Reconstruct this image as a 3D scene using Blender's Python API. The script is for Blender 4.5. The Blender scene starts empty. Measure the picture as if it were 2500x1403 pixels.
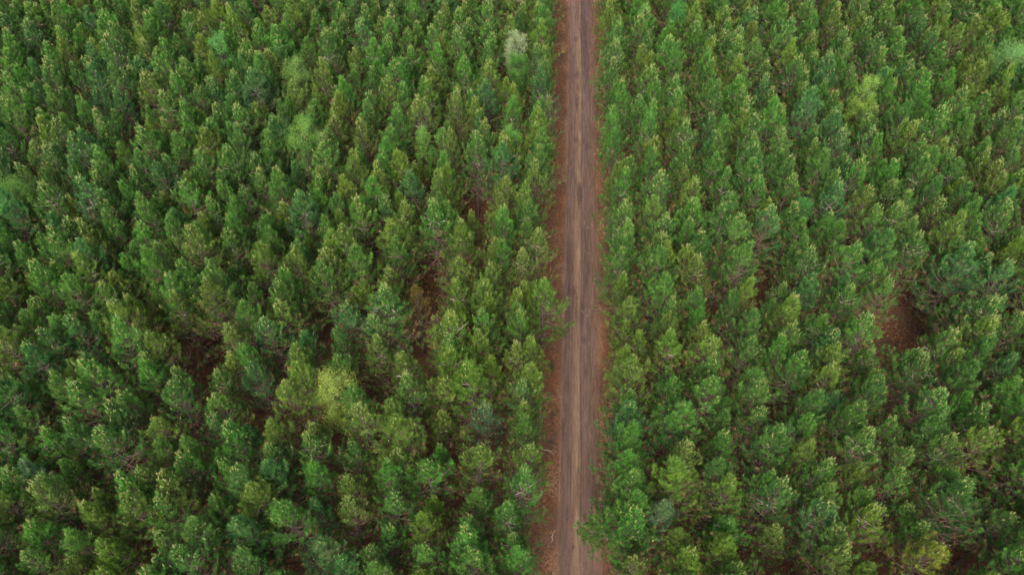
import bpy, math, random
import numpy as np
from mathutils import Vector, Matrix, Euler

# ------------------------------------------------------------------ camera, sky, sun, exposure
CAM_H = 79.0
PITCH = math.radians(50.9)
YAW = math.radians(3.25)
CAM_X = -4.78
sc = bpy.context.scene
cd = bpy.data.cameras.new('camera')
cd.sensor_width = 36.0
cd.lens = 1944.0 / 2500.0 * 36.0
cd.clip_start = 0.5
cd.clip_end = 8000
cam = bpy.data.objects.new('camera', cd)
sc.collection.objects.link(cam)
cam.location = (CAM_X, 0, CAM_H)
cam.rotation_euler = (math.pi / 2 - PITCH, 0, YAW)
sc.camera = cam

SUN_EL, SUN_AZ = math.radians(46), math.radians(190)      # azimuth clockwise from +Y (ahead of the camera)
w = bpy.data.worlds.new('World')
sc.world = w
w.use_nodes = True
nt = w.node_tree
sky = nt.nodes.new('ShaderNodeTexSky')
sky.sky_type = 'NISHITA'
sky.sun_disc = False
sky.sun_elevation = SUN_EL
sky.sun_rotation = SUN_AZ
sky.dust_density = 3.0
sky.air_density = 0.7
hs = nt.nodes.new('ShaderNodeHueSaturation')      # high thin cloud: a whiter sky
hs.inputs['Saturation'].default_value = 0.45
nt.links.new(sky.outputs[0], hs.inputs['Color'])
nt.links.new(hs.outputs[0], nt.nodes['Background'].inputs[0])
nt.nodes['Background'].inputs[1].default_value = 0.15
sl = bpy.data.lights.new('sun', 'SUN')
sl.energy = 0.65
sl.angle = math.radians(22)
sl.color = (1.0, 0.93, 0.82)
so = bpy.data.objects.new('sun', sl)
sc.collection.objects.link(so)
sd = Vector((math.sin(SUN_AZ) * math.cos(SUN_EL), math.cos(SUN_AZ) * math.cos(SUN_EL), math.sin(SUN_EL)))
so.rotation_euler = sd.to_track_quat('Z', 'Y').to_euler()
so.location = (0, 0, 60)
sc.view_settings.view_transform = 'Standard'
sc.view_settings.look = 'None'
sc.view_settings.gamma = 1.0
sc.view_settings.exposure = 2.12

# ------------------------------------------------------------------ camera maths, used only to find where things stand on the ground
_fh = np.array([-math.sin(YAW), math.cos(YAW), 0.0])
_F = _fh * math.cos(PITCH) + np.array([0, 0, -math.sin(PITCH)])
_R = np.array([math.cos(YAW), math.sin(YAW), 0.0])
_U = np.cross(_R, _F)
_C = np.array([CAM_X, 0.0, CAM_H])


def proj(x, y, z):
    d = np.array([x, y, z]) - _C
    k = d @ _F
    return 1250 + 1944 * (d @ _R) / k, 701.5 - 1944 * (d @ _U) / k, k


def ground_at(px, py, z=0.0):
    d = _F + _R * (px - 1250) / 1944 - _U * (py - 701.5) / 1944
    t = (z - CAM_H) / d[2]
    q = _C + t * d
    return float(q[0]), float(q[1])


# ------------------------------------------------------------------ helpers
def link(o):
    sc.collection.objects.link(o)
    return o


def mesh_from(name, verts, faces, mats, midx=None, attrs=None, smooth=False):
    """verts (n,3); faces: list of (m,k) int arrays with k = 3 or 4."""
    me = bpy.data.meshes.new(name)
    verts = np.asarray(verts, np.float32)
    faces = [np.asarray(f, np.int32) for f in faces if len(f)]
    loops = np.concatenate([f.ravel() for f in faces])
    tot = np.concatenate([np.full(len(f), f.shape[1], np.int32) for f in faces])
    start = np.concatenate([[0], np.cumsum(tot)[:-1]]).astype(np.int32)
    me.vertices.add(len(verts))
    me.vertices.foreach_set('co', verts.ravel())
    me.loops.add(len(loops))
    me.loops.foreach_set('vertex_index', loops)
    me.polygons.add(len(tot))
    me.polygons.foreach_set('loop_start', start)
    for m in mats:
        me.materials.append(m)
    if midx is not None:
        me.polygons.foreach_set('material_index', np.asarray(midx, np.int32))
    if smooth:
        me.polygons.foreach_set('use_smooth', np.ones(len(tot), bool))
    for k, v in (attrs or {}).items():
        v = np.asarray(v, np.float32)
        if v.ndim == 1:
            me.attributes.new(k, 'FLOAT', 'POINT').data.foreach_set('value', v)
        else:
            me.attributes.new(k, 'FLOAT_COLOR', 'POINT').data.foreach_set('color', v.ravel())
    me.update()
    me.validate()
    return me


class Tri:
    """growing soup of verts / faces with a material slot and a tone per vertex"""
    def __init__(s):
        s.v, s.f3, s.f4, s.m3, s.m4, s.t, s.n = [], [], [], [], [], [], 0

    def add(s, v, f, mat=0, tone=0.5):
        v = np.asarray(v, float).reshape(-1, 3)
        f = np.asarray(f, int) + s.n
        s.v.append(v)
        s.t.append(np.broadcast_to(np.asarray(tone, float), (len(v),)))
        if f.shape[1] == 3:
            s.f3.append(f); s.m3.append(np.full(len(f), mat))
        else:
            s.f4.append(f); s.m4.append(np.full(len(f), mat))
        s.n += len(v)

    def mesh(s, name, mats, smooth=False):
        fs, ms = [], []
        if s.f3: fs.append(np.concatenate(s.f3)); ms.append(np.concatenate(s.m3))
        if s.f4: fs.append(np.concatenate(s.f4)); ms.append(np.concatenate(s.m4))
        return mesh_from(name, np.concatenate(s.v), fs, mats, np.concatenate(ms), {'tone': np.concatenate(s.t)}, smooth)


def tube(T, pts, rad, sides=5, mat=0, tone=0.5):
    pts = np.asarray(pts, float)
    n = len(pts)
    d = np.gradient(pts, axis=0)
    d /= np.linalg.norm(d, axis=1)[:, None] + 1e-9
    ref = np.array([0, 0, 1.0]) if abs(d[0, 2]) < 0.9 else np.array([1.0, 0, 0])
    a = np.cross(d, ref); a /= np.linalg.norm(a, axis=1)[:, None] + 1e-9
    b = np.cross(d, a)
    th = np.arange(sides) / sides * 2 * np.pi
    rad = np.asarray(rad, float)
    v = pts[:, None] + rad[:, None, None] * (np.cos(th)[None, :, None] * a[:, None] + np.sin(th)[None, :, None] * b[:, None])
    i = np.arange(n - 1)[:, None] * sides
    j = np.arange(sides)[None]
    k = (j + 1) % sides
    f = np.stack([i + j, i + k, i + sides + k, i + sides + j], -1).reshape(-1, 4)
    T.add(v.reshape(-1, 3), f, mat, tone)


def tuft(T, rng, p, ax, length, n, nl, nw, mat, tone):
    """needles round the last stretch of a shoot"""
    ax = ax / np.linalg.norm(ax)
    ref = np.array([0, 0, 1.0]) if abs(ax[2]) < 0.9 else np.array([1.0, 0, 0])
    a = np.cross(ax, ref); a /= np.linalg.norm(a)
    b = np.cross(ax, a)
    ph = rng.uniform(0, 2 * np.pi, n)
    s = rng.uniform(0, 1, n) ** 0.8
    rad = np.cos(ph)[:, None] * a + np.sin(ph)[:, None] * b
    op = rng.uniform(0.45, 1.15, n) * (1.15 - 0.55 * s)
    d = np.cos(op)[:, None] * ax + np.sin(op)[:, None] * rad
    base = p + ax * (s * length)[:, None]
    L = nl * rng.uniform(0.7, 1.15, n)
    side = np.cross(d, rng.normal(size=(n, 3))); side /= np.linalg.norm(side, axis=1)[:, None]
    v = np.empty((n, 3, 3))
    v[:, 0] = base - side * nw / 2
    v[:, 1] = base + side * nw / 2
    v[:, 2] = base + d * L[:, None]
    tn = np.repeat(np.clip(tone + rng.normal(0, 0.12, n), 0, 1), 3)
    T.add(v, np.arange(3 * n).reshape(n, 3), mat, tn)


def candle(T, rng, p, h, mat, tone):
    d = np.array([rng.normal(0, .16), rng.normal(0, .16), 1.0]) * h
    th = np.arange(3) * 2.094 + rng.uniform(0, 6)
    r = rng.uniform(.016, .028)
    v = [p + np.array([math.cos(t) * r, math.sin(t) * r, 0]) for t in th] + [p + d * .55 + np.array([math.cos(t) * r * 1.1, math.sin(t) * r * 1.1, 0]) for t in th] + [p + d]
    T.add(v, [[0, 1, 4], [0, 4, 3], [1, 2, 5], [1, 5, 4], [2, 0, 3], [2, 3, 5], [3, 4, 6], [4, 5, 6], [5, 3, 6]], mat, tone)


# ------------------------------------------------------------------ materials
def mat_new(name):
    m = bpy.data.materials.new(name)
    m.use_nodes = True
    return m, m.node_tree, m.node_tree.nodes, m.node_tree.links


def attr(n, name, kind='GEOMETRY'):
    a = n.new('ShaderNodeAttribute')
    a.attribute_type = kind
    a.attribute_name = name
    return a


def math_node(n, l, op, a, b):
    x = n.new('ShaderNodeMath'); x.operation = op
    for i, q in enumerate((a, b)):
        if isinstance(q, (int, float)): x.inputs[i].default_value = q
        else: l.new(q, x.inputs[i])
    return x.outputs[0]


def leaf_material(name, lo, hi, rough=0.55, translucent=0.3):
    """needle / leaf surface: the colour of the tree ('tint') varied by the tone of each tuft"""
    m, t, n, l = mat_new(name)
    bs = n['Principled BSDF']
    tint = attr(n, 'tint', 'INSTANCER')
    tone = attr(n, 'tone')
    fac = n.new('ShaderNodeMapRange')
    fac.inputs['To Min'].default_value = lo
    fac.inputs['To Max'].default_value = hi
    l.new(tone.outputs['Fac'], fac.inputs['Value'])
    sc_ = n.new('ShaderNodeVectorMath'); sc_.operation = 'SCALE'
    l.new(tint.outputs['Color'], sc_.inputs[0])
    l.new(fac.outputs[0], sc_.inputs['Scale'])
    # young tufts are a little yellower, old ones bluer
    mul = n.new('ShaderNodeMix'); mul.data_type = 'RGBA'; mul.blend_type = 'MULTIPLY'; mul.inputs[0].default_value = 1.0
    ramp = n.new('ShaderNodeValToRGB')
    ramp.color_ramp.elements[0].color = (0.85, 0.95, 1.15, 1)
    ramp.color_ramp.elements[1].color = (1.18, 1.04, 0.8, 1)
    l.new(tone.outputs['Fac'], ramp.inputs[0])
    l.new(sc_.outputs[0], mul.inputs[6]); l.new(ramp.outputs[0], mul.inputs[7])
    l.new(mul.outputs[2], bs.inputs['Base Color'])
    bs.inputs['Roughness'].default_value = rough
    bs.inputs['Specular IOR Level'].default_value = 0.12
    tr = n.new('ShaderNodeBsdfTranslucent')
    l.new(mul.outputs[2], tr.inputs[0])
    mx = n.new('ShaderNodeMixShader'); mx.inputs[0].default_value = translucent
    l.new(bs.outputs[0], mx.inputs[1]); l.new(tr.outputs[0], mx.inputs[2])
    l.new(mx.outputs[0], n['Material Output'].inputs[0])
    return m


def bark_material(name, c0, c1, scale=6.0):
    m, t, n, l = mat_new(name)
    bs = n['Principled BSDF']
    tc = n.new('ShaderNodeTexCoord')
    mp = n.new('ShaderNodeMapping'); mp.inputs['Scale'].default_value = (1, 1, .25)
    nz = n.new('ShaderNodeTexNoise'); nz.inputs['Scale'].default_value = scale; nz.inputs['Detail'].default_value = 5
    rp = n.new('ShaderNodeValToRGB')
    rp.color_ramp.elements[0].color = (*c0, 1); rp.color_ramp.elements[1].color = (*c1, 1)
    rp.color_ramp.elements[0].position = .3; rp.color_ramp.elements[1].position = .7
    l.new(tc.outputs['Object'], mp.inputs[0]); l.new(mp.outputs[0], nz.inputs[0]); l.new(nz.outputs[0], rp.inputs[0])
    l.new(rp.outputs[0], bs.inputs['Base Color'])
    bs.inputs['Roughness'].default_value = .9
    bu = n.new('ShaderNodeBump'); bu.inputs['Strength'].default_value = .6; bu.inputs['Distance'].default_value = .03
    l.new(nz.outputs[0], bu.inputs['Height']); l.new(bu.outputs[0], bs.inputs['Normal'])
    return m


M_NEEDLE = leaf_material('pine_needles', 0.42, 1.60, .55, .45)
M_LEAF = leaf_material('broad_leaves', 0.6, 1.35, .45, .35)
M_BARK = bark_material('pine_bark', (.028, .02, .016), (.10, .07, .055))
M_LIMB = bark_material('bare_branch', (.06, .038, .026), (.20, .135, .10), 2.5)
M_DEAD = bark_material('dead_wood', (.26, .18, .15), (.52, .41, .34), 2.0)
M_PALE = bark_material('pale_bark', (.12, .1, .08), (.3, .27, .22), 5)
m, t, n, l = mat_new('new_candles')
a = attr(n, 'tone')
r = n.new('ShaderNodeValToRGB')
r.color_ramp.elements[0].color = (.25, .18, .055, 1); r.color_ramp.elements[1].color = (.18, .27, .07, 1)
l.new(a.outputs['Fac'], r.inputs[0]); l.new(r.outputs[0], n['Principled BSDF'].inputs['Base Color'])
n['Principled BSDF'].inputs['Roughness'].default_value = .6
M_CANDLE = m
m, t, n, l = mat_new('old_needles')
a = attr(n, 'tone')
r = n.new('ShaderNodeValToRGB')
r.color_ramp.elements[0].color = (.085, .055, .024, 1); r.color_ramp.elements[1].color = (.24, .125, .045, 1)
l.new(a.outputs['Fac'], r.inputs[0]); l.new(r.outputs[0], n['Principled BSDF'].inputs['Base Color'])
n['Principled BSDF'].inputs['Roughness'].default_value = .8
M_OLD = m


def litter_nodes(n, l):
    """reddish brown carpet of fallen needles; returns colour and height sockets"""
    tc = n.new('ShaderNodeTexCoord')
    big = n.new('ShaderNodeTexNoise'); big.inputs['Scale'].default_value = .22; big.inputs['Detail'].default_value = 6
    mid = n.new('ShaderNodeTexNoise'); mid.inputs['Scale'].default_value = 2.6; mid.inputs['Detail'].default_value = 8; mid.inputs['Roughness'].default_value = .75
    fin = n.new('ShaderNodeTexNoise'); fin.inputs['Scale'].default_value = 11; fin.inputs['Detail'].default_value = 8; fin.inputs['Roughness'].default_value = .85
    for q in (big, mid, fin): l.new(tc.outputs['Object'], q.inputs[0])
    r1 = n.new('ShaderNodeValToRGB')
    e = r1.color_ramp.elements
    e[0].position = .36; e[0].color = (.050, .026, .015, 1)
    e[1].position = .66; e[1].color = (.190, .078, .028, 1)
    x = e.new(.5); x.color = (.105, .050, .026, 1)
    l.new(mid.outputs[0], r1.inputs[0])
    r2 = n.new('ShaderNodeValToRGB')
    e = r2.color_ramp.elements
    e[0].position = .40; e[0].color = (.55, .5, .5, 1)
    e[1].position = .64; e[1].color = (1.35, 1.35, 1.4, 1)
    l.new(fin.outputs[0], r2.inputs[0])
    r3 = n.new('ShaderNodeValToRGB')
    e = r3.color_ramp.elements
    e[0].position = .42; e[0].color = (1, 1, 1, 1)
    e[1].position = .64; e[1].color = (.80, 1.05, 1.25, 1)
    l.new(big.outputs[0], r3.inputs[0])
    cur = r1.outputs[0]
    for q in (r2, r3):
        mx = n.new('ShaderNodeMix'); mx.data_type = 'RGBA'; mx.blend_type = 'MULTIPLY'; mx.inputs[0].default_value = 1
        l.new(cur, mx.inputs[6]); l.new(q.outputs[0], mx.inputs[7]); cur = mx.outputs[2]
    return cur, fin.outputs[0]


m, t, n, l = mat_new('needle_litter')
c, h = litter_nodes(n, l)
bs = n['Principled BSDF']
l.new(c, bs.inputs['Base Color']); bs.inputs['Roughness'].default_value = .95; bs.inputs['Specular IOR Level'].default_value = .1
bu = n.new('ShaderNodeBump'); bu.inputs['Strength'].default_value = .8; bu.inputs['Distance'].default_value = .08
l.new(h, bu.inputs['Height']); l.new(bu.outputs[0], bs.inputs['Normal'])
M_LITTER = m

m, t, n, l = mat_new('dirt_road')
bs = n['Principled BSDF']
col = attr(n, 'col')
blend = attr(n, 'edge')
tc = n.new('ShaderNodeTexCoord')
mp = n.new('ShaderNodeMapping'); mp.inputs['Scale'].default_value = (1, .12, 1)
nz = n.new('ShaderNodeTexNoise'); nz.inputs['Scale'].default_value = 7; nz.inputs['Detail'].default_value = 6; nz.inputs['Roughness'].default_value = .7
l.new(tc.outputs['Object'], mp.inputs[0]); l.new(mp.outputs[0], nz.inputs[0])
n2 = n.new('ShaderNodeTexNoise'); n2.inputs['Scale'].default_value = 14; n2.inputs['Detail'].default_value = 6; n2.inputs['Roughness'].default_value = .8
l.new(tc.outputs['Object'], n2.inputs[0])
s1 = n.new('ShaderNodeMapRange'); s1.inputs['From Min'].default_value = .3; s1.inputs['From Max'].default_value = .7; s1.inputs['To Min'].default_value = .80; s1.inputs['To Max'].default_value = 1.2
s2 = n.new('ShaderNodeMapRange'); s2.inputs['From Min'].default_value = .35; s2.inputs['From Max'].default_value = .65; s2.inputs['To Min'].default_value = .60; s2.inputs['To Max'].default_value = 1.42
l.new(nz.outputs[0], s1.inputs[0]); l.new(n2.outputs[0], s2.inputs[0])
k = math_node(n, l, 'MULTIPLY', s1.outputs[0], s2.outputs[0])
vs = n.new('ShaderNodeVectorMath'); vs.operation = 'SCALE'
l.new(col.outputs['Color'], vs.inputs[0]); l.new(k, vs.inputs['Scale'])
c, h = litter_nodes(n, l)
mx = n.new('ShaderNodeMix'); mx.data_type = 'RGBA'
# litter creeps over the edge in ragged patches
kk = math_node(n, l, 'ADD', blend.outputs['Fac'], math_node(n, l, 'MULTIPLY', math_node(n, l, 'SUBTRACT', n2.outputs[0], .5), 2.0))
cl = n.new('ShaderNodeClamp'); l.new(kk, cl.inputs[0])
l.new(cl.outputs[0], mx.inputs[0]); l.new(vs.outputs[0], mx.inputs[6]); l.new(c, mx.inputs[7])
l.new(mx.outputs[2], bs.inputs['Base Color']); bs.inputs['Roughness'].default_value = .92; bs.inputs['Specular IOR Level'].default_value = .15
bu = n.new('ShaderNodeBump'); bu.inputs['Strength'].default_value = .7; bu.inputs['Distance'].default_value = .04
l.new(n2.outputs[0], bu.inputs['Height']); l.new(bu.outputs[0], bs.inputs['Normal'])
M_ROAD = m

# ------------------------------------------------------------------ ground and road
def vnoise(x, y, seed=0):
    """smooth value noise in numpy"""
    xi, yi = np.floor(x).astype(int), np.floor(y).astype(int)
    fx, fy = x - xi, y - yi
    fx = fx * fx * (3 - 2 * fx); fy = fy * fy * (3 - 2 * fy)
    def hsh(a, b):
        q = (a * 374761393 + b * 668265263 + seed * 1442695041) & 0xffffffff
        q = ((q ^ (q >> 13)) * 1274126177) & 0xffffffff
        return ((q ^ (q >> 16)) & 0xffff) / 65535.0
    return (hsh(xi, yi) * (1 - fx) + hsh(xi + 1, yi) * fx) * (1 - fy) + (hsh(xi, yi + 1) * (1 - fx) + hsh(xi + 1, yi + 1) * fx) * fy


def fbm(x, y, seed=0, o=4):
    s, a, tot = 0, 1.0, 0
    for i in range(o):
        s = s + a * vnoise(x * 2 ** i, y * 2 ** i, seed + i); tot += a; a *= .55
    return s / tot


def grid_mesh(name, xs, ys, zf, mats, attrs=None, smooth=True):
    X, Y = np.meshgrid(xs, ys)
    Z = zf(X, Y)
    nx, ny = len(xs), len(ys)
    i = np.arange(ny - 1)[:, None] * nx + np.arange(nx - 1)[None]
    f = np.stack([i, i + 1, i + nx + 1, i + nx], -1).reshape(-1, 4)
    at = {k: v(X, Y) for k, v in (attrs or {}).items()}
    at = {k: (v.ravel() if v.ndim == 2 else v.reshape(-1, 4)) for k, v in at.items()}
    return mesh_from(name, np.stack([X, Y, Z], -1).reshape(-1, 3), [f], mats, None, at, smooth)


def ground_z(X, Y):
    near = np.clip((np.abs(X) - 2.4) / 1.2, 0, 1)
    far = np.clip((np.abs(X) - 250) / 100, 0, 1) + np.clip((np.abs(Y - 80) - 200) / 100, 0, 1)
    bumps = (fbm(X * 1.3, Y * 1.3, 5, 3) - .5) * .16 + (fbm(X * .25, Y * .25, 9, 3) - .5) * .25
    return -0.03 + near * (bumps + .03) * (1 - np.clip(far, 0, 1)) - 0.05 * (1 - near)


xs = np.concatenate([[-3000, -900, -400, -250, -170], np.arange(-130, -8, 1.0), np.arange(-8, 8, .25), np.arange(8, 110, 1.0), [150, 250, 400, 900, 3000]])
ys = np.concatenate([[-3000, -900, -300, -100, -30], np.arange(0, 200, .8), [240, 300, 400, 900, 3500]])
g = link(bpy.data.objects.new('ground', grid_mesh('ground', xs, ys, ground_z, [M_LITTER])))
g['kind'] = 'structure'

RUTS = [(-1.55, .10, .035), (-.95, .28, .03), (.52, .09, .06), (1.05, .32, .035), (1.85, .08, .02)]


def road_z(X, Y):
    wob = (fbm(Y * .05, X * 0 + 3.1, 31, 2) - .5) * .25
    z = .055 - .012 * X * X / 2.0
    for c_, w_, d_ in RUTS:
        z = z - d_ * np.exp(-((X - c_ - wob) / w_) ** 2) * (.5 + fbm(Y * .4, X * 0 + c_, 41, 3))
    z = z + (fbm(X * 2.2, Y * 1.2, 51, 3) - .5) * .03
    edge = np.clip((np.abs(X - .35) - 2.35) / .7, 0, 1)
    return z * (1 - edge) + edge * (ground_z(X, Y) - .06)


# damp spots: picture-measured places turned into ground points (x, y, half width, half length, strength)
SPOTS = []
for px, py, rx, ry, s in ((1405, 97, 5, 9, .5), (1409, 185, 9, 10, .5), (1408, 250, 5, 18, .6), (1426, 345, 4, 8, .4), (1407, 343, 6, 9, .5),
                          (1437, 358, 7, 8, .45), (1415, 478, 7, 30, .75), (1389, 708, 4, 10, .5), (1399, 712, 5, 12, .65), (1422, 772, 3, 28, .6),
                          (1424, 831, 6, 9, .6), (1380, 600, 4, 40, .3), (1412, 1165, 7, 30, .35), (1400, 1334, 5, 6, .6), (1424, 60, 9, 90, .5),
                          (1428, 150, 8, 60, .35), (1373, 1320, 4, 40, .35), (1390, 25, 4, 30, .3), (1411, 20, 4, 30, .35), (1416, 390, 5, 30, .3),
                          (1420, 540, 4, 60, .4), (1390, 640, 8, 60, .25), (1431, 660, 9, 30, .25)):
    gx, gy = ground_at(px, py)
    x1, _ = ground_at(px + rx, py); _, y1 = ground_at(px, py - ry)
    SPOTS.append((gx, gy, abs(x1 - gx), abs(y1 - gy), s))


def road_col(X, Y):
    wob = (fbm(Y * .05, X * 0 + 3.1, 31, 2) - .5) * .25
    x = X - wob
    mauve = np.array([.092, .056, .044]); tan = np.array([.128, .082, .052]); dark = np.array([.040, .027, .024])
    sandy = np.array([.098, .057, .038]); pale = np.array([.165, .115, .072])
    n1 = fbm(X * 1.7, Y * .18, 61, 4); n2_ = fbm(X * .9, Y * .07, 71, 3); n3 = fbm(X * 6, Y * .5, 81, 3)
    def band(c, w_): return np.exp(-((x - c) / w_) ** 2)[..., None]
    col_ = np.broadcast_to(sandy, X.shape + (3,)).copy()
    def lay(target, k):
        k = np.clip(k, 0, 1)
        return col_ * (1 - k) + target * k
    col_ = lay(mauve, band(-1.05, .62) * 1.2)
    col_ = lay(mauve, band(1.05, .62) * 1.25)
    n5 = fbm(X * 14, Y * .035, 87, 3)[..., None]        # tyre lines
    n6 = fbm(Y * .06, X * 0 + 5.5, 89, 2)[..., None]
    col_ = lay(tan, band(-.1, .55) * (2.0 * n1[..., None] - .35 + .3 * n6))
    col_ = lay(pale, band(.12, .16) * (1.6 * n3[..., None] - .45) * (.3 + 1.1 * n6))
    col_ = lay(dark, (band(-1.05, .55) + band(1.05, .55)) * np.clip(2.6 * n5 - 1.25, 0, 1) * .55)
    col_ = lay(tan, band(-1.75, .13) * (1.8 * n2_[..., None] - .35))
    for c_, w_, k_ in ((.47, .06, 1.0), (-.62, .05, .55), (1.62, .05, .5), (-1.5, .05, .5), (.85, .035, .5), (1.25, .03, .4), (-.3, .03, .35), (-1.15, .03, .3)):
        col_ = lay(dark, band(c_, w_) * (2.6 * fbm(Y * .13, X * 0 + c_ * 9, 91, 3)[..., None] - .75) * k_)
    # the far end is lighter left, greyer right
    far = np.clip((Y - 85) / 50, 0, 1)[..., None]
    col_ = lay(np.array([.085, .066, .064]), band(.85, .42) * far * .75)
    col_ = lay(np.array([.150, .095, .078]), band(-1.1, .6) * far * .5)
    blot = fbm(X * 1.1, Y * .55, 151, 4)[..., None]
    col_ = lay(dark, np.clip(3.2 * blot - 1.95, 0, 1) * .45)
    col_ = lay(sandy, np.clip(3.2 * fbm(X * 1.4 + 9, Y * .8, 161, 4)[..., None] - 1.9, 0, 1) * .6)
    for gx, gy, rx, ry, s in SPOTS:
        d = ((X - gx) / rx) ** 2 + ((Y - gy) / ry) ** 2
        d = d * (.55 + .9 * fbm(X * 5, Y * 2.5, 101, 3))
        col_ = lay(dark, (s * np.clip(1.35 - d, 0, 1))[..., None])
    col_ = col_ * (.62 + .76 * n3)[..., None] * (.78 + .44 * n2_)[..., None]
    return np.concatenate([col_, np.ones(X.shape + (1,))], -1)


def road_edge(X, Y):
    a_ = fbm(Y * .35, X * 0 + 1.3, 111, 4) * .9 - .45
    b_ = fbm(Y * .35, X * 0 + 7.7, 121, 4) * .9 - .45
    wl = (fbm(Y * .09, X * 0 + 2.2, 141, 2) - .5) * .7
    left = np.clip((-1.86 + wl + a_ * .7 - X) / .45, -1, 1.2)
    right = np.clip((X - 2.25 - b_ * 1.6) / .9, -1, 1.2)
    return np.maximum(left, right)


xs = np.arange(-2.75, 3.45, .06)
ys = np.concatenate([np.arange(-40, 20, .6), np.arange(20, 150, .12), np.arange(150, 400, .8), [600, 1000, 3000]])
rd = link(bpy.data.objects.new('road', grid_mesh('road', xs, ys, road_z, [M_ROAD], {'col': road_col, 'edge': road_edge})))
rd['kind'] = 'structure'

# ------------------------------------------------------------------ pines
H0 = 13.6     # height every pine mesh is built at


def pine_meshes(seed, width=1.0, crown_base=.40, droop=0.0, whorl=.50, dens=1.0, candles=1.0, reach=None, bare=1.0, peak=1.0):
    rng = np.random.default_rng(seed)
    TR, CR = Tri(), Tri()
    BR = TR
    zz = np.linspace(0, H0 * .985, 12)
    bx, by = rng.normal(0, .10, 2)
    px = bx * np.sin(zz / H0 * 3.0) * 1.3 + rng.normal(0, .012, 12); py_ = by * np.sin(zz / H0 * 2.3) * 1.3 + rng.normal(0, .012, 12)
    px[0] = py_[0] = 0
    rr = .115 * (1 - zz / H0) ** .8 + .012; rr[0] *= 1.35
    tube(TR, np.stack([px, py_, zz - .15 * (zz == 0)], 1), rr, 8)
    # trunk.1: short dead stubs below the living crown
    for _ in range(int(10 * bare)):
        z = rng.uniform(.18, crown_base) * H0; az = rng.uniform(0, 6.28); L = rng.uniform(.25, .9)
        c_ = np.array([np.interp(z, zz, px), np.interp(z, zz, py_), z])
        tube(BR, [c_, c_ + np.array([math.cos(az), math.sin(az), .1]) * L * .5, c_ + np.array([math.cos(az), math.sin(az), -.05]) * L], [.014, .010, .004], 3, 1)
    z = crown_base * H0
    asym_a, asym_k = rng.uniform(0, 6.28), rng.uniform(.0, .22)
    RM = 2.75 * width
    while z < H0 * .975:
        t_ = (z - crown_base * H0) / (H0 * (1 - crown_base))
        prof = np.interp(t_ ** peak, [0, .12, .30, .5, .7, .86, 1], [.74, .95, 1.0, .77, .48, .26, .08])
        nb = rng.integers(4, 7)
        az0 = rng.uniform(0, 6.28)
        for bi in range(nb):
            az = az0 + bi * 6.283 / nb + rng.normal(0, .25)
            L = RM * prof * rng.triangular(.40, .92, 1.52) * (1 + asym_k * math.cos(az - asym_a))
            if reach is not None: L *= 1 + reach[1] * max(0, math.cos(az - reach[0])) ** 2 * (1 - t_)
            if rng.random() < .07: L *= .5
            el0 = np.interp(t_, [0, .5, 1], [.0, .42, 1.15]) + rng.normal(0, .12) - droop
            el1 = el0 + np.interp(t_, [0, .5, 1], [.6, .9, .35])
            zb = z + rng.normal(0, .07)
            p0 = np.array([np.interp(zb, zz, px), np.interp(zb, zz, py_), zb])
            ns = 6
            pts = [p0]; a2 = az
            for k_ in range(ns):
                e = el0 + (el1 - el0) * (k_ / (ns - 1)) ** 1.5
                a2 += rng.normal(0, .07)
                pts.append(pts[-1] + np.array([math.cos(a2) * math.cos(e), math.sin(a2) * math.cos(e), math.sin(e)]) * L / ns)
            pts = np.array(pts)
            br = .026 * (L / 2) ** .6
            tube(BR, pts, np.linspace(br, .006, ns + 1), 4, 1)
            tone_b = rng.uniform(.3, .7)
            # side shoots on the outer part, then the leader of the branch
            nsh = max(1, int(L * 3.1 * dens))
            u = np.sort(rng.uniform(.36, .95, nsh)) if L > .8 else np.sort(rng.uniform(.1, 1, nsh))
            for q, uu in enumerate(list(u) + [1.0]):
                f_ = uu * ns; i_ = min(int(f_), ns - 1); fr = f_ - i_
                sp = pts[i_] * (1 - fr) + pts[i_ + 1] * fr
                bd = pts[i_ + 1] - pts[i_]; bd /= np.linalg.norm(bd)
                if uu == 1.0: d = bd + np.array([0, 0, .35]); sl_ = .26
                else:
                    sgn = 1 if q % 2 else -1
                    lat = np.cross(bd, [0, 0, 1]); lat /= np.linalg.norm(lat) + 1e-6
                    d = bd * .75 + lat * sgn * rng.uniform(.5, 1.1) + np.array([0, 0, rng.uniform(.1, .65)])
                    sl_ = rng.uniform(.30, .72) * (1.25 - .55 * uu) * min(1, .5 + L * .3)
                d /= np.linalg.norm(d)
                ep = sp + d * sl_
                if sl_ > .25: tube(BR, [sp, (sp + ep) / 2 - [0, 0, .01], ep], [.010, .008, .005], 3, 1)
                d2 = d + np.array([0, 0, .45 + .55 * t_]); d2 /= np.linalg.norm(d2)
                hz = ep[2] / H0
                if rng.random() < np.interp(t_, [0, .15, .45, .6], [.62, .5, .12, .04]) * (.25 if reach else 1): continue
                tn = np.clip(tone_b + rng.normal(0, .20) + (.12 if hz > .85 else 0), 0, 1)
                old_ = not reach and rng.random() < np.interp(t_, [0, .3, .6], [.42, .25, .0])
                tuft(CR, rng, ep - d2 * .22, d2, .36, int(rng.integers(34, 48)) // (2 if old_ else 1), .30, .028, 2 if old_ else 0, tn)
                if candles > 0 and rng.random() < candles * np.interp(hz, [.55, .72, .88, 1], [.01, .045, .24, .85]):
                    for _ in range(int(rng.integers(1, 3))):
                        candle(CR, rng, ep + d2 * .24 + rng.normal(0, .04, 3), rng.uniform(.12, .30) * (1 + .4 * t_), 1, rng.random())
        z += whorl * rng.uniform(.75, 1.25) * (1 - .35 * t_)
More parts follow.
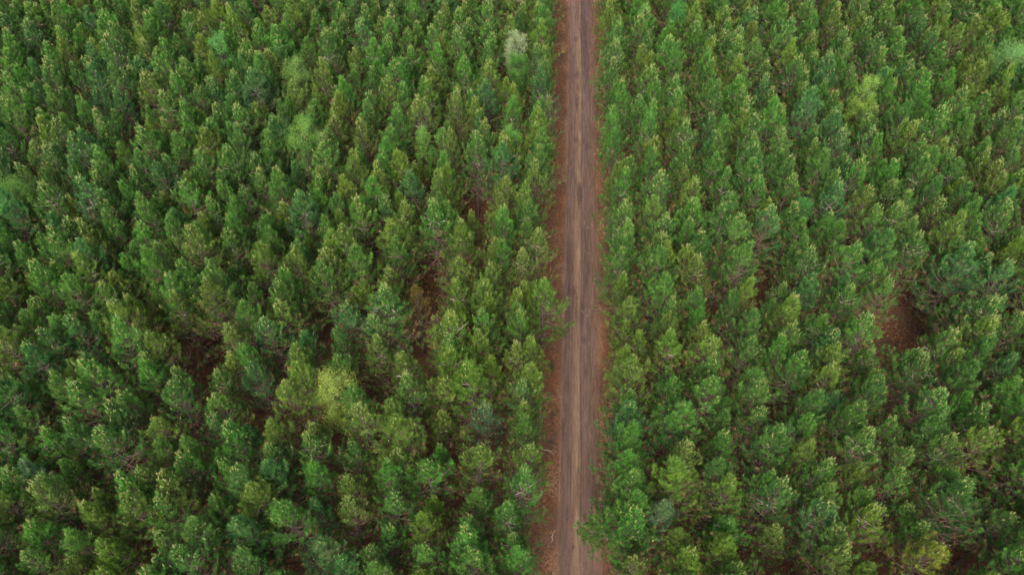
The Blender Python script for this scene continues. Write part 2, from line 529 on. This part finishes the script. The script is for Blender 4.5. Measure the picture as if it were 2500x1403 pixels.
    # a few pale bare branches reaching up through the crown
    if rng.random() < .5:
        az0 = rng.uniform(0, 6.28); zb = rng.uniform(.58, .80) * H0
        for q in range(int(rng.integers(4, 9))):
            az = az0 + q * 6.283 / 6 + rng.normal(0, .3); L = rng.uniform(.7, 1.5); el = rng.uniform(.35, .95); z_ = zb + rng.normal(0, .18)
            c_ = np.array([np.interp(z_, zz, px), np.interp(z_, zz, py_), z_])
            d = np.array([math.cos(az) * math.cos(el), math.sin(az) * math.cos(el), math.sin(el)])
            e_ = c_ + d * L
            tube(TR, [c_, c_ + d * L * .5 - [0, 0, .04], e_], [.030, .022, .008], 4, 2)
            for _ in range(2):
                f_ = rng.uniform(.4, .8); g_ = c_ + d * L * f_
                tube(TR, [g_, g_ + (d + rng.normal(0, .45, 3)) * L * .32], [.014, .006], 3, 2)
    # leader
    top = np.array([px[-1], py_[-1], H0 * .985])
    for _ in range(5):
        o = rng.normal(0, .10, 3) * [1, 1, 1.6]
        tuft(CR, rng, top + o - [0, 0, .2], np.array([o[0] * 2, o[1] * 2, 1.0]), .45, 34, .28, .034, 0, .6)
        candle(CR, rng, top + o + [0, 0, .15], rng.uniform(.2, .4), 1, rng.random())
    return (TR.mesh('pine_trunk', [M_BARK, M_LIMB, M_DEAD]), CR.mesh('pine_crown', [M_NEEDLE, M_CANDLE, M_OLD]), (TR, CR))


def merged_tree(parts, name):
    TR, CR = parts
    A = Tri()
    for T, k in ((TR, 0), (CR, 3)):
        off = A.n
        A.v += T.v; A.t += T.t; A.n += T.n
        A.f3 += [f + off for f in T.f3]; A.f4 += [f + off for f in T.f4]
        A.m3 += [x + k for x in T.m3]; A.m4 += [x + k for x in T.m4]
    return A.mesh(name, [M_BARK, M_LIMB, M_DEAD, M_NEEDLE, M_CANDLE, M_OLD])


NV = 16
VARS = []
for i in range(NV):
    rg = random.Random(i * 7 + 1)
    VARS.append(pine_meshes(100 + i, width=rg.uniform(.80, 1.18), crown_base=rg.uniform(.18, .36), whorl=rg.uniform(.42, .68),
                            dens=rg.uniform(.8, 1.3), candles=rg.choice((.15, .4, .7, 1.0, 1.5)), peak=rg.uniform(.75, 1.35)))
STUFF_MESH = [merged_tree(v[2], 'far_pine') for v in VARS]

# tree colours
TINTS = {'mid green': (.072, .166, .034), 'blue-green': (.058, .156, .046), 'dark green': (.058, .142, .034),
         'yellowish green': (.100, .180, .030), 'fresh green': (.068, .184, .033), 'olive green': (.094, .160, .032)}
TN = list(TINTS)


def pick_tint(rg, x, y):
    v_ = float(fbm(np.array([x * .045 + 3]), np.array([y * .045]), 401, 3)[0])       # patches of like-coloured trees
    w_ = [5, 1 + 9 * max(0, .55 - v_), 2 + 5 * max(0, .5 - v_), 1 + 8 * max(0, v_ - .5), 3, 1 + 9 * max(0, v_ - .45)]
    if abs(x) < 16: w_ = [4, .6, 1, 4, 5, 2]
    if -32 < x < -3 and 42 < y < 84: w_ = [3, .6, 1, 5, 4, 4.5]
    k_ = rg.choices(range(6), w_)[0]
    c_ = TINTS[TN[k_]]
    s = rg.uniform(.88, 1.14)
    return TN[k_], tuple(v * s * rg.uniform(.94, 1.06) for v in c_)


# openings in the canopy (picture place of the bare floor, half sizes in photo pixels): trees that would stand over it are missing
GAPS = [(530, 858, 46, 26), (440, 850, 30, 14), (1060, 690, 20, 26), (1040, 812, 18, 30), (1140, 505, 22, 30), (2245, 765, 42, 66), (1690, 245, 18, 34),
        (700, 1385, 60, 26), (330, 1345, 40, 20), (1090, 1350, 34, 26), (900, 930, 26, 16), (285, 985, 22, 16), (735, 1060, 20, 12),
        (1935, 965, 26, 16), (2180, 990, 26, 26), (1105, 1090, 10, 40), (2395, 1150, 30, 14), (1610, 1090, 18, 20), (780, 790, 16, 20),
        (1850, 1390, 50, 14), (2350, 1340, 30, 20), (2480, 900, 20, 30), (1820, 1110, 24, 24), (60, 340, 0, 0), (860, 1320, 20, 24), (1850, 640, 20, 30)]
trees = []      # dict per pine
rg = random.Random(11)
for side in (-1, 1):
    x0, pitch = (-6.3, 3.75) if side < 0 else (4.5, 4.1)
    kmax = 34 if side < 0 else 27
    for k_ in range(kmax):
        y = 10 + rg.uniform(0, 2)
        phase = rg.uniform(-.2, .2)
        while y < 178:
            y += 2.35 * rg.uniform(.72, 1.28)
            if rg.random() < .03: continue
            x = x0 + side * (k_ * pitch) + phase + rg.gauss(0, .40 if side < 0 else .20)
            h = H0 * min(1.16, rg.gauss(.99, .075))
            if rg.random() < .08: h *= .84
            qx, qy, qd = proj(x, y, h * .8)
            hit = False
            for (gx, gy, ax, ay) in GAPS:
                if ax == 0: continue
                ax, ay = ax * (1.2 if gx == 2245 else .85 if gx in (1060, 1040, 1140) else .7), ay * (1.3 if gx == 2245 else .85 if gx in (1060, 1040, 1140) else .7)
                for fz in (.6, .85):
                    ux, uy, ud = proj(x, y, h * fz)
                    cr = 1944 / ud * .6
                    if ((ux - gx) / (ax + cr)) ** 2 + ((uy - gy) / (ay + cr)) ** 2 < 1: hit = True
            if hit: continue
            name, tint = pick_tint(rg, x, y)
            wmax = .98 if k_ == 0 else 1.26
            trees.append(dict(x=x, y=y, h=h, rot=rg.uniform(0, 6.283), w=min(wmax, rg.uniform(.94, 1.26)), var=rg.randrange(NV), look=name, tint=tint,
                              row=k_ + 1, side=side, tx=rg.gauss(0, .032), ty=rg.gauss(0, .032), special=None))


def take_nearest(px, py, z, remove=1.6):
    """ground point under a crown seen at a picture place; drop the plantation trees standing there"""
    global trees
    x, y = ground_at(px, py, z)
    trees = [q for q in trees if q['special'] or math.hypot(q['x'] - x, (q['y'] - y) * .9) > remove]
    return x, y


# pines one can tell apart in the photo
SPEC = [   # top px, py, height, width, tint, label
    (1332, 238, 13.4, .9, (0.104, 0.158, 0.056), 'pine with whitish shoot tips and a bare dark trunk standing beside the left road verge', 1.6),
    (1118, 628, 12.6, 1.0, (0.163, 0.111, 0.048), 'dying pine with sparse tan-brown needles near a dark gap, left of the road', 1.6),
    (1010, 706, 12.4, 1.0, (0.126, 0.100, 0.027), 'olive-brown fading pine left of the road, nearer than the tan-brown dying pine', 1.8),
    (1625, 1232, 12.8, .95, (0.096, 0.174, 0.075), 'pale silvery blue-green pine beside the dirt road near the bottom edge, right stand', 1.4),
    (1182, 988, 13.2, .95, (0.059, 0.132, 0.059), 'slim dark blue-green pine in the left stand, close to the road edge row', 1.3),
    (2293, 1338, 13.9, 1.1, (0.148, 0.183, 0.028), 'golden yellow-green pine at the bottom right corner of the right stand', 1.6),
    (55, 1128, 13.6, 1.0, (0.074, 0.149, 0.068), 'greyish blue-green pine close to the left edge of the photo', 1.4),
    (868, 492, 14.6, 1.15, (0.078, 0.187, 0.028), 'tall bright green pine standing above its neighbours in the middle of the left stand', 1.6),
    (100, 288, 14.2, 1.1, (0.104, 0.190, 0.031), 'light green broad pine near the left edge, upper part of the left stand', 1.8),
    (1335, 685, 13.5, 1.15, (0.085, 0.178, 0.028), 'open-branched green pine leaning its long branches over the left road verge', 1.5),
    (1505, 1232, 13.2, 1.3, (0.070, 0.161, 0.030), 'wide pine whose branches overhang the right wheel track near the bottom edge', 2.0),
    (1540, 880, 14.4, 1.1, (0.092, 0.166, 0.028), 'tall yellow-tipped pine in the roadside row of the right stand', 1.6),
    (575, 1140, 14.6, 1.2, (0.070, 0.161, 0.040), 'big pine with cream-yellow tips rising above the lower left stand', 1.8),
    (780, 1320, 13.8, 1.1, (0.074, 0.149, 0.050), 'grey-green pine with cream tips beside the dark opening at the bottom edge', 1.6),
    (1140, 1270, 13.0, 1.15, (0.070, 0.166, 0.034), 'broad fresh green pine with dense rosette shoots near the bottom edge left of road', 1.6),
]
reach_mesh_r = pine_meshes(501, width=1.0, crown_base=.34, dens=1.6, candles=.8, reach=(math.pi, .40))
reach_mesh_l = pine_meshes(502, width=1.0, crown_base=.30, dens=1.15, candles=.7, whorl=.62, reach=(0.0, .55))
sparse_mesh = pine_meshes(503, width=1.0, crown_base=.32, dens=.75, candles=.0)
extra = {9: reach_mesh_l, 10: reach_mesh_r, 1: sparse_mesh, 2: sparse_mesh}
for i, (px, py, h, wd, tint, lab, rem) in enumerate(SPEC):
    x, y = take_nearest(px, py, h, rem)
    if i == 0: x = -4.75
    if i == 9: x = -4.4
    if i == 10: x = 4.0
    trees.append(dict(x=x, y=y, h=h, rot=0.0 if i in (9, 10) else i * 1.3, w=wd, var=i % NV, look='', tint=tint, row=0, side=0, tx=0, ty=0, special=lab, mesh=extra.get(i)))

# broadleaf trees scattered through the plantation: top px, py, height, radius, leaf colour, label
BROAD = [
    (812, 930, 12.5, 2.3, (.205, .275, .052), 'bushy yellow-green broadleaf tree in the middle of the lower left stand'),
    (735, 305, 13.0, 2.6, (.125, .250, .045), 'light green broadleaf tree among the pines of the upper left stand'),
    (716, 150, 13.0, 2.1, (.130, .235, .050), 'muted pale green broadleaf tree, upper left stand, behind the larger light green one'),
    (1262, 84, 13.5, 1.6, (.255, .315, .150), 'whitish flowering broadleaf tree left of the far end of the road'),
    (1268, 135, 11.0, 1.7, (.075, .210, .034), 'bright emerald broadleaf tree just in front of the whitish flowering one'),
    (1248, 312, 12.5, 1.4, (.105, .265, .042), 'bright green slender broadleaf tree near the road in the left stand'),
    (1030, 322, 12.0, 1.2, (.120, .250, .042), 'small lime green broadleaf tree between pines of the left stand'),
    (2128, 195, 14.0, 1.7, (.185, .310, .050), 'narrow lime green broadleaf tree in the upper right stand'),
    (2490, 110, 14.0, 2.8, (.140, .290, .080), 'pale mint green broad tree cut by the right edge of the photo'),
    (530, 90, 13.5, 1.6, (.090, .260, .055), 'small vivid green broadleaf tree near the top of the left stand'),
    (15, 450, 13.0, 3.2, (.080, .175, .030), 'large deep green broadleaf tree cut by the left edge of the photo'),
    (1845, 912, 11.5, 1.4, (.080, .175, .032), 'rounded grass-green broadleaf tree between pines of the right stand'),
    (1658, 8, 12.5, 1.5, (.062, .220, .046), 'emerald broadleaf tree at the top edge right of the road'),
    (1966, 490, 11.8, 1.3, (.055, .165, .036), 'small emerald broadleaf tree half hidden in the right stand'),
]


def broad_meshes(seed, R, Hh, leaves=15000, size=.055):
    rng = np.random.default_rng(seed)
    TR, CR = Tri(), Tri()
    zz = np.linspace(0, Hh * .82, 8)
    tx = rng.normal(0, .08, 8).cumsum() * .6; ty = rng.normal(0, .08, 8).cumsum() * .6
    tx[0] = ty[0] = 0
    tube(TR, np.stack([tx, ty, zz - .15 * (zz == 0)], 1), .12 * (1 - zz / Hh) ** .8 + .012, 8)
    ctr = []
    for _ in range(110):
        u = rng.uniform(.36, 1.0)
        prof = math.sin(math.pi * min(1, (u - .30) / .78)) ** .7
        az = rng.uniform(0, 6.28); r_ = R * prof * rng.uniform(.05, 1.0) ** .55
        zb = max(.3, u - .18) * Hh * .85
        p0 = np.array([np.interp(zb, zz, tx), np.interp(zb, zz, ty), zb])
        p1 = np.array([p0[0] + math.cos(az) * r_, p0[1] + math.sin(az) * r_, u * Hh])
        md = (p0 + p1) / 2 + [0, 0, .12 * r_] + rng.normal(0, .08, 3)
        tube(TR, [p0, md, p1], [.03, .018, .005], 4)
        ctr.append((p1, rng.uniform(.20, .46) * R / 2.2, rng.uniform(.25, .75)))
        ctr.append((md * .35 + p1 * .65, rng.uniform(.18, .36) * R / 2.2, rng.uniform(.2, .7)))
    per = leaves // len(ctr)
    for c_, s_, tn in ctr:
        n_ = int(per * (s_ / .33) ** 1.5) + 10
        o = rng.normal(0, 1, (n_, 3))
        p = c_ + o * s_ * .85 * [1, 1, .9]
        a_ = rng.normal(0, 1, (n_, 3)) * [1, 1, .6]; a_ /= np.linalg.norm(a_, axis=1)[:, None]
        b_ = np.cross(a_, rng.normal(0, 1, (n_, 3)) * .6 + [0, 0, 1]); b_ /= np.linalg.norm(b_, axis=1)[:, None]
        sz = size * rng.uniform(.7, 1.3, n_)[:, None]
        v = np.stack([p - a_ * sz, p + b_ * sz * .6, p + a_ * sz, p - b_ * sz * .6], 1)
        CR.add(v, np.arange(4 * n_).reshape(n_, 4), 0, np.repeat(np.clip(tn + rng.normal(0, .15, n_), 0, 1), 4))
    return TR.mesh('broadleaf_trunk', [M_BARK], True), CR.mesh('broadleaf_crown', [M_LEAF])


def child(name, me, parent, tint=None):
    o = bpy.data.objects.new(name, me)
    link(o); o.parent = parent
    if tint is not None: o['tint'] = [float(v) for v in tint]
    return o


def root(name, label, cat, loc, group=None):
    o = bpy.data.objects.new(name, None)
    link(o); o.location = loc
    o.empty_display_size = .5
    o['label'] = label; o['category'] = cat
    if group: o['group'] = group
    return o


def zg(x, y): return float(ground_z(np.array([[x]]), np.array([[y]]))[0, 0])


for i, (px, py, h, R, tint, lab) in enumerate(BROAD):
    x, y = take_nearest(px, py, h, 1.2 + R * .45)
    r_ = root('broadleaf_tree', lab, 'tree', (x, y, zg(x, y)), 'broadleaf trees scattered through the pine plantation')
    a_, b_ = broad_meshes(900 + i, R * 1.1, h + .5)
    child('trunk', a_, r_); child('crown', b_, r_, tint)

# ------------------------------------------------------------------ low growth and debris on the verges
def bush_mesh(seed, w_, h_, nleaf, size, needle=False):
    rng = np.random.default_rng(seed)
    ST, LF = Tri(), Tri()
    for _ in range(int(9 + w_ * 8)):
        az = rng.uniform(0, 6.28); r_ = w_ * rng.uniform(.15, 1); hh = h_ * rng.uniform(.5, 1)
        e_ = np.array([math.cos(az) * r_, math.sin(az) * r_, hh])
        md = e_ * .5 + rng.normal(0, .04, 3)
        tube(ST, [[0, 0, -.05], md, e_], [.014, .009, .003], 3)
        for q in range(nleaf):
            u = rng.uniform(.35, 1.02)
            p = (md * (1 - (u - .5) * 2) + e_ * (u - .5) * 2) if u > .5 else md * u * 2
            if needle: tuft(LF, rng, p, e_ - md + [0, 0, .2], .1, 9, .13, .02, 0, rng.uniform(.3, .8))
            else:
                p = p + rng.normal(0, .08, 3)
                a_ = rng.normal(0, 1, 3); a_ /= np.linalg.norm(a_); b_ = np.cross(a_, rng.normal(0, 1, 3)); b_ /= np.linalg.norm(b_)
                sz = size * rng.uniform(.6, 1.3)
                LF.add([p - a_ * sz, p + b_ * sz * .6, p + a_ * sz, p - b_ * sz * .6], [[0, 1, 2, 3]], 0, rng.random())
    return ST.mesh('bush_stems', [M_LIMB]), LF.mesh('bush_leaves', [M_LEAF])


SHRUBS = [   # base px, py, half width, height, leaves per stem, leaf size, tint, needle, name, category, label
    (1347, 905, .42, 1.7, 14, .05, (.060, .125, .050), True, 'pine_sapling', 'sapling', 'small dark green pine sapling standing alone on the left verge of the road'),
    (1352, 1015, 1.0, 1.0, 16, .05, (.120, .110, .035), False, 'shrub', 'shrub', 'wispy olive-brown shrub on the left verge nearer than the lone sapling'),
    (1362, 815, .9, 1.2, 20, .06, (.150, .170, .045), False, 'shrub', 'shrub', 'yellow-olive shrub on the left verge beside the leaning roadside pine'),
    (1478, 985, .6, .6, 12, .05, (.140, .110, .035), False, 'shrub', 'shrub', 'low brownish shrub on the right verge opposite the olive-brown shrub'),
    (1340, 205, .9, 1.0, 16, .07, (.190, .150, .035), False, 'shrub', 'shrub', 'mustard shrub on the left verge behind the whitish-tipped pine'),
    (1474, 92, .8, 1.0, 16, .07, (.200, .140, .040), False, 'shrub', 'shrub', 'orange-brown shrub under the pines at the far end of the right verge'),
    (983, 1226, .5, 7.2, 26, .09, (.42, .20, .03), False, 'sapling', 'sapling', 'thin sapling with orange leaves between pines of the lower left stand'),
    (1128, 520, 1.3, 1.8, 22, .08, (.190, .125, .040), False, 'shrub', 'shrub', 'rusty shrub in the small dark opening of the left stand, upper middle'),
    (1052, 705, 1.2, 1.6, 22, .08, (.170, .110, .040), False, 'shrub', 'shrub', 'brown shrub in the opening beside the dying pine left of the road'),
    (1336, 600, .9, 1.1, 18, .06, (.170, .150, .040), False, 'shrub', 'shrub', 'straw-coloured shrub on the left verge between roadside pines, mid distance'),
    (1338, 345, .8, 1.0, 18, .06, (.200, .130, .040), False, 'shrub', 'shrub', 'rust-coloured shrub on the left verge beside the grey fallen branch'),
]
for i, (px, py, w_, h_, nl_, sz, tint, nd, nm, cat, lab) in enumerate(SHRUBS):
    x, y = ground_at(px, py, 0 if h_ < 5 else h_)
    r_ = root(nm, lab, cat, (x, y, zg(x, y)))
    a_, b_ = bush_mesh(700 + i, w_, h_, nl_, sz, nd)
    child('stems', a_, r_); child('leaves', b_, r_, tint)

for i, (px, py, L, az, lab) in enumerate((
        (1340, 968, 1.1, .5, 'pale bare twig lying on the left verge above the olive-brown shrub'),
        (1341, 1102, 1.3, -.4, 'pale forked branch lying on the left verge below the olive-brown shrub'),
        (1349, 1306, 1.2, 1.4, 'bleached hooked branch at the left edge of the road near the bottom of the photo'),
        (1350, 445, 1.4, .9, 'grey fallen branch on the left verge in front of the bare dark trunk'))):
    x, y = ground_at(px, py)
    rng = np.random.default_rng(800 + i)
    T = Tri()
    a_ = np.array([math.cos(az), math.sin(az), 0]); b_ = np.array([-a_[1], a_[0], 0])
    pts = [a_ * L * (u - .5) + b_ * rng.normal(0, .06) + [0, 0, .05 + .05 * u] for u in np.linspace(0, 1, 6)]
    tube(T, pts, [.032, .028, .024, .018, .012, .006], 5)
    for q in (1, 2, 3, 4):
        e_ = pts[q] + a_ * L * .22 + b_ * (1 if q % 2 else -1) * L * rng.uniform(.12, .26) + [0, 0, rng.uniform(.02, .14)]
        tube(T, [pts[q], (pts[q] + e_) / 2 + [0, 0, .02], e_], [.016, .012, .004], 4)
    o = link(bpy.data.objects.new('fallen_branch', T.mesh('fallen_branch', [M_DEAD])))
    o.location = (x, y, max(zg(x, y), float(road_z(np.array([[x]]), np.array([[y]]))[0, 0])) + .02)
    o['label'] = lab; o['category'] = 'branch'

m, t, n, l = mat_new('litter_bits')
a = attr(n, 'tone')
r = n.new('ShaderNodeValToRGB')
e = r.color_ramp.elements
e[0].position = 0; e[0].color = (.045, .028, .018, 1)
e[1].position = 1; e[1].color = (.36, .27, .18, 1)
for p_, c_ in ((.35, (.095, .042, .022, 1)), (.62, (.23, .092, .032, 1)), (.84, (.24, .14, .07, 1))):
    x_ = e.new(p_); x_.color = c_
l.new(a.outputs['Fac'], r.inputs[0]); l.new(r.outputs[0], n['Principled BSDF'].inputs['Base Color'])
n['Principled BSDF'].inputs['Roughness'].default_value = .9
M_BITS = m
rng = np.random.default_rng(77)


def litter_patch(name, n_, xf, yf, size, tones, zoff=.02):
    """loose needles, leaves and twigs lying on the ground"""
    x = xf(n_); y = yf(n_)
    z = np.where((x > -1.7) & (x < 2.2), road_z(x, y), np.maximum(road_z(np.clip(x, -2.7, 3.3), y), ground_z(x, y))) + zoff * rng.uniform(.3, 2, n_)
    a_ = rng.uniform(0, 6.283, n_); L = size * rng.uniform(.4, 1.6, n_); W = L * rng.uniform(.12, .6, n_)
    ca, sa = np.cos(a_), np.sin(a_); tl = rng.normal(0, .35, n_)
    v = np.empty((n_, 4, 3))
    for k_, (p_, q_) in enumerate(((-1, -.6), (1, -1), (1, .6), (-1, 1))):
        v[:, k_, 0] = x + ca * L * p_ - sa * W * q_
        v[:, k_, 1] = y + sa * L * p_ + ca * W * q_
        v[:, k_, 2] = z + tl * L * .4 * p_
    tn = np.repeat(np.clip(tones(n_, x, y), 0, 1), 4)
    me_ = mesh_from(name, v.reshape(-1, 3), [np.arange(4 * n_).reshape(n_, 4)], [M_BITS], None, {'tone': tn})
    return me_


o = link(bpy.data.objects.new('verge_litter', litter_patch('verge_litter', 150000,
    lambda k_: np.where(rng.random(k_) < .55, -1.75 - np.abs(rng.normal(0, 1.9, k_)), 2.5 + np.abs(rng.normal(0, 1.2, k_))), lambda k_: rng.uniform(18, 175, k_), .034,
    lambda k_, x, y: .50 + rng.normal(0, .13, k_) + (fbm(x * .7, y * .35, 131, 3) - .5) * 1.1)))
o['kind'] = 'stuff'; o['label'] = 'fallen needles, leaves and twigs littering both verges of the dirt road'; o['category'] = 'litter'
o = link(bpy.data.objects.new('forest_floor_litter', litter_patch('forest_floor_litter', 110000,
    lambda k_: np.where(rng.random(k_) < .5, rng.uniform(-70, -5, k_), rng.uniform(4, 55, k_)), lambda k_: rng.uniform(18, 120, k_), .085,
    lambda k_, x, y: .40 + rng.normal(0, .2, k_) + (fbm(x * .5, y * .5, 171, 3) - .5) * .9, .03)))
o['kind'] = 'stuff'; o['label'] = 'dead twigs, bark and needles covering the forest floor under the pines'; o['category'] = 'litter'
o = link(bpy.data.objects.new('road_gravel', litter_patch('road_gravel', 14000,
    lambda k_: np.where(rng.random(k_) < .6, rng.normal(-.05, .42, k_), rng.uniform(-1.9, 2.6, k_)), lambda k_: rng.uniform(20, 150, k_), .026,
    lambda k_, x, y: (.45 + rng.normal(0, .22, k_)), .01)))
o['kind'] = 'stuff'; o['label'] = 'pale gravel and dry straw strewn along the middle strip of the dirt road'; o['category'] = 'gravel'

# ------------------------------------------------------------------ which pines are individuals: the ones that show largest
for q in trees:
    ux, uy, ud = proj(q['x'], q['y'], q['h'])
    lx, ly, ld = proj(q['x'], q['y'], q['h'] * .45)
    q['d'] = ud
    q['px'], q['py'] = ux, uy
    mx_ = (ux + lx) / 2
    q['vis'] = -25 < ux < 2525 and uy < 1400 and max(uy, ly) > 5 and ud > 5
cand = sorted([q for q in trees if q['vis'] and not q['special']], key=lambda q: q['d'])
spec = [q for q in trees if q['special']]
indiv = cand[:300 - len(spec)]
ids = {id(q) for q in indiv}
ORD = ['zeroth', 'first', 'second', 'third', 'fourth', 'fifth', 'sixth', 'seventh', 'eighth', 'ninth', 'tenth', 'eleventh', 'twelfth', 'thirteenth',
       'fourteenth', 'fifteenth', 'sixteenth', 'seventeenth', 'eighteenth', 'nineteenth', 'twentieth', 'twenty-first', 'twenty-second', 'twenty-third',
       'twenty-fourth', 'twenty-fifth', 'twenty-sixth', 'twenty-seventh', 'twenty-eighth', 'twenty-ninth', 'thirtieth']
rows = {}
for q in spec:       # a pine with a label of its own still counts in its row
    q['side'] = -1 if q['x'] < 0 else 1
    q['row'] = max(1, round((-6.3 - q['x']) / 3.75) + 1) if q['side'] < 0 else max(1, round((q['x'] - 4.5) / 4.1) + 1)
for q in indiv + spec: rows.setdefault((q['side'], q['row']), []).append(q)
for (sd_, rw), L in rows.items():
    L.sort(key=lambda q: q['y'])
    for j, q in enumerate(L):
        size = 'tall' if q['h'] > H0 * 1.075 else ('short' if q['h'] < H0 * .93 else '')
        where = 'left' if sd_ < 0 else 'right'
        rowtxt = ('roadside row' if rw == 1 else '%s row' % ORD[rw])
        q['label'] = ' '.join(('%s %s pine, %s %s of road, %s from the bottom edge' % (size, q['look'], rowtxt, where, ORD[min(j + 1, 30)])).split())
for q in spec: q['label'] = q['special']


def build_pine(q, meshes):
    r_ = root('pine_tree', q['label'], 'tree', (q['x'], q['y'], zg(q['x'], q['y'])), 'pines planted in rows either side of the dirt road')
    r_.rotation_euler = (q['tx'], q['ty'], q['rot'])
    s = q['h'] / H0
    r_.scale = (q['w'] * s, q['w'] * s, s)
    child('trunk', meshes[0], r_)
    child('crown', meshes[1], r_, q['tint'])
    return r_


for q in spec: build_pine(q, q.get('mesh') or VARS[q['var']])
for q in indiv: build_pine(q, VARS[q['var']])

# ------------------------------------------------------------------ the rest of the plantation: one object
rest = [q for q in trees if id(q) not in ids and not q['special']]
N = len(rest)
P = np.array([[q['x'], q['y'], zg(q['x'], q['y'])] for q in rest], np.float32)
me = bpy.data.meshes.new('far_pines')
me.vertices.add(N); me.vertices.foreach_set('co', P.ravel())
me.attributes.new('rot', 'FLOAT_VECTOR', 'POINT').data.foreach_set('vector', np.array([[q['tx'], q['ty'], q['rot']] for q in rest], np.float32).ravel())
me.attributes.new('scl', 'FLOAT_VECTOR', 'POINT').data.foreach_set('vector', np.array([[q['w'] * q['h'] / H0] * 2 + [q['h'] / H0] for q in rest], np.float32).ravel())
me.attributes.new('var', 'INT', 'POINT').data.foreach_set('value', np.array([q['var'] for q in rest], np.int32))
me.attributes.new('tint', 'FLOAT_COLOR', 'POINT').data.foreach_set('color', np.array([[*q['tint'], 1] for q in rest], np.float32).ravel())
me.update()
for m_ in (M_BARK, M_LIMB, M_DEAD, M_NEEDLE, M_CANDLE, M_OLD): me.materials.append(m_)
fo = link(bpy.data.objects.new('pine_plantation', me))
fo['kind'] = 'stuff'
fo['label'] = 'dense green pine plantation of hundreds of trees filling the middle and far part of the photo'
fo['category'] = 'pine trees'


def instancer(name, obj, sources, realize=False):
    ng = bpy.data.node_groups.new(name, 'GeometryNodeTree')
    ng.interface.new_socket('Geometry', in_out='INPUT', socket_type='NodeSocketGeometry')
    ng.interface.new_socket('Geometry', in_out='OUTPUT', socket_type='NodeSocketGeometry')
    n, l = ng.nodes, ng.links
    gi, go = n.new('NodeGroupInput'), n.new('NodeGroupOutput')
    g2i = n.new('GeometryNodeGeometryToInstance')
    for k_ in reversed(range(len(sources))):
        oi = n.new('GeometryNodeObjectInfo'); oi.transform_space = 'ORIGINAL'
        oi.inputs['Object'].default_value = sources[k_]
        l.new(oi.outputs['Geometry'], g2i.inputs[0])
    # multi-input order: keep each source its own instance
    m2p = n.new('GeometryNodeMeshToPoints')
    l.new(gi.outputs[0], m2p.inputs['Mesh'])
    def na(nm, ty):
        a_ = n.new('GeometryNodeInputNamedAttribute'); a_.data_type = ty; a_.inputs['Name'].default_value = nm
        return next(o for o in a_.outputs if o.enabled and o.name == 'Attribute')
    e2r = n.new('FunctionNodeEulerToRotation')
    l.new(na('rot', 'FLOAT_VECTOR'), e2r.inputs[0])
    jn = n.new('GeometryNodeJoinGeometry')
    n.remove(g2i)
    for k_, s_ in enumerate(sources):
        oi = [x for x in n if x.bl_idname == 'GeometryNodeObjectInfo' and x.inputs['Object'].default_value == s_][0]
        iop = n.new('GeometryNodeInstanceOnPoints')
        cmp_ = n.new('FunctionNodeCompare'); cmp_.data_type = 'INT'; cmp_.operation = 'EQUAL'
        ins = [i for i in cmp_.inputs if i.enabled]
        l.new(na('var', 'INT'), ins[0]); ins[1].default_value = k_
        l.new(m2p.outputs[0], iop.inputs['Points'])
        l.new(cmp_.outputs[0], iop.inputs['Selection'])
        l.new(oi.outputs['Geometry'], iop.inputs['Instance'])
        l.new(e2r.outputs[0], iop.inputs['Rotation'])
        l.new(na('scl', 'FLOAT_VECTOR'), iop.inputs['Scale'])
        l.new(iop.outputs[0], jn.inputs[0])
    l.new(jn.outputs[0], go.inputs[0])
    md = obj.modifiers.new('plantation', 'NODES')
    md.node_group = ng


src = [bpy.data.objects.new('far_pine_source', s_) for s_ in STUFF_MESH]     # never linked to the scene: only read by the node group
instancer('plantation', fo, src)
print('pines', len(trees), 'individual', len(indiv) + len(spec), 'rest', N, 'maxd', indiv[-1]['d'])
print('tris', [len(v[1].polygons) for v in VARS][:3], 'dup labels', len(indiv) + len(spec) - len({q['label'] for q in indiv + spec}))
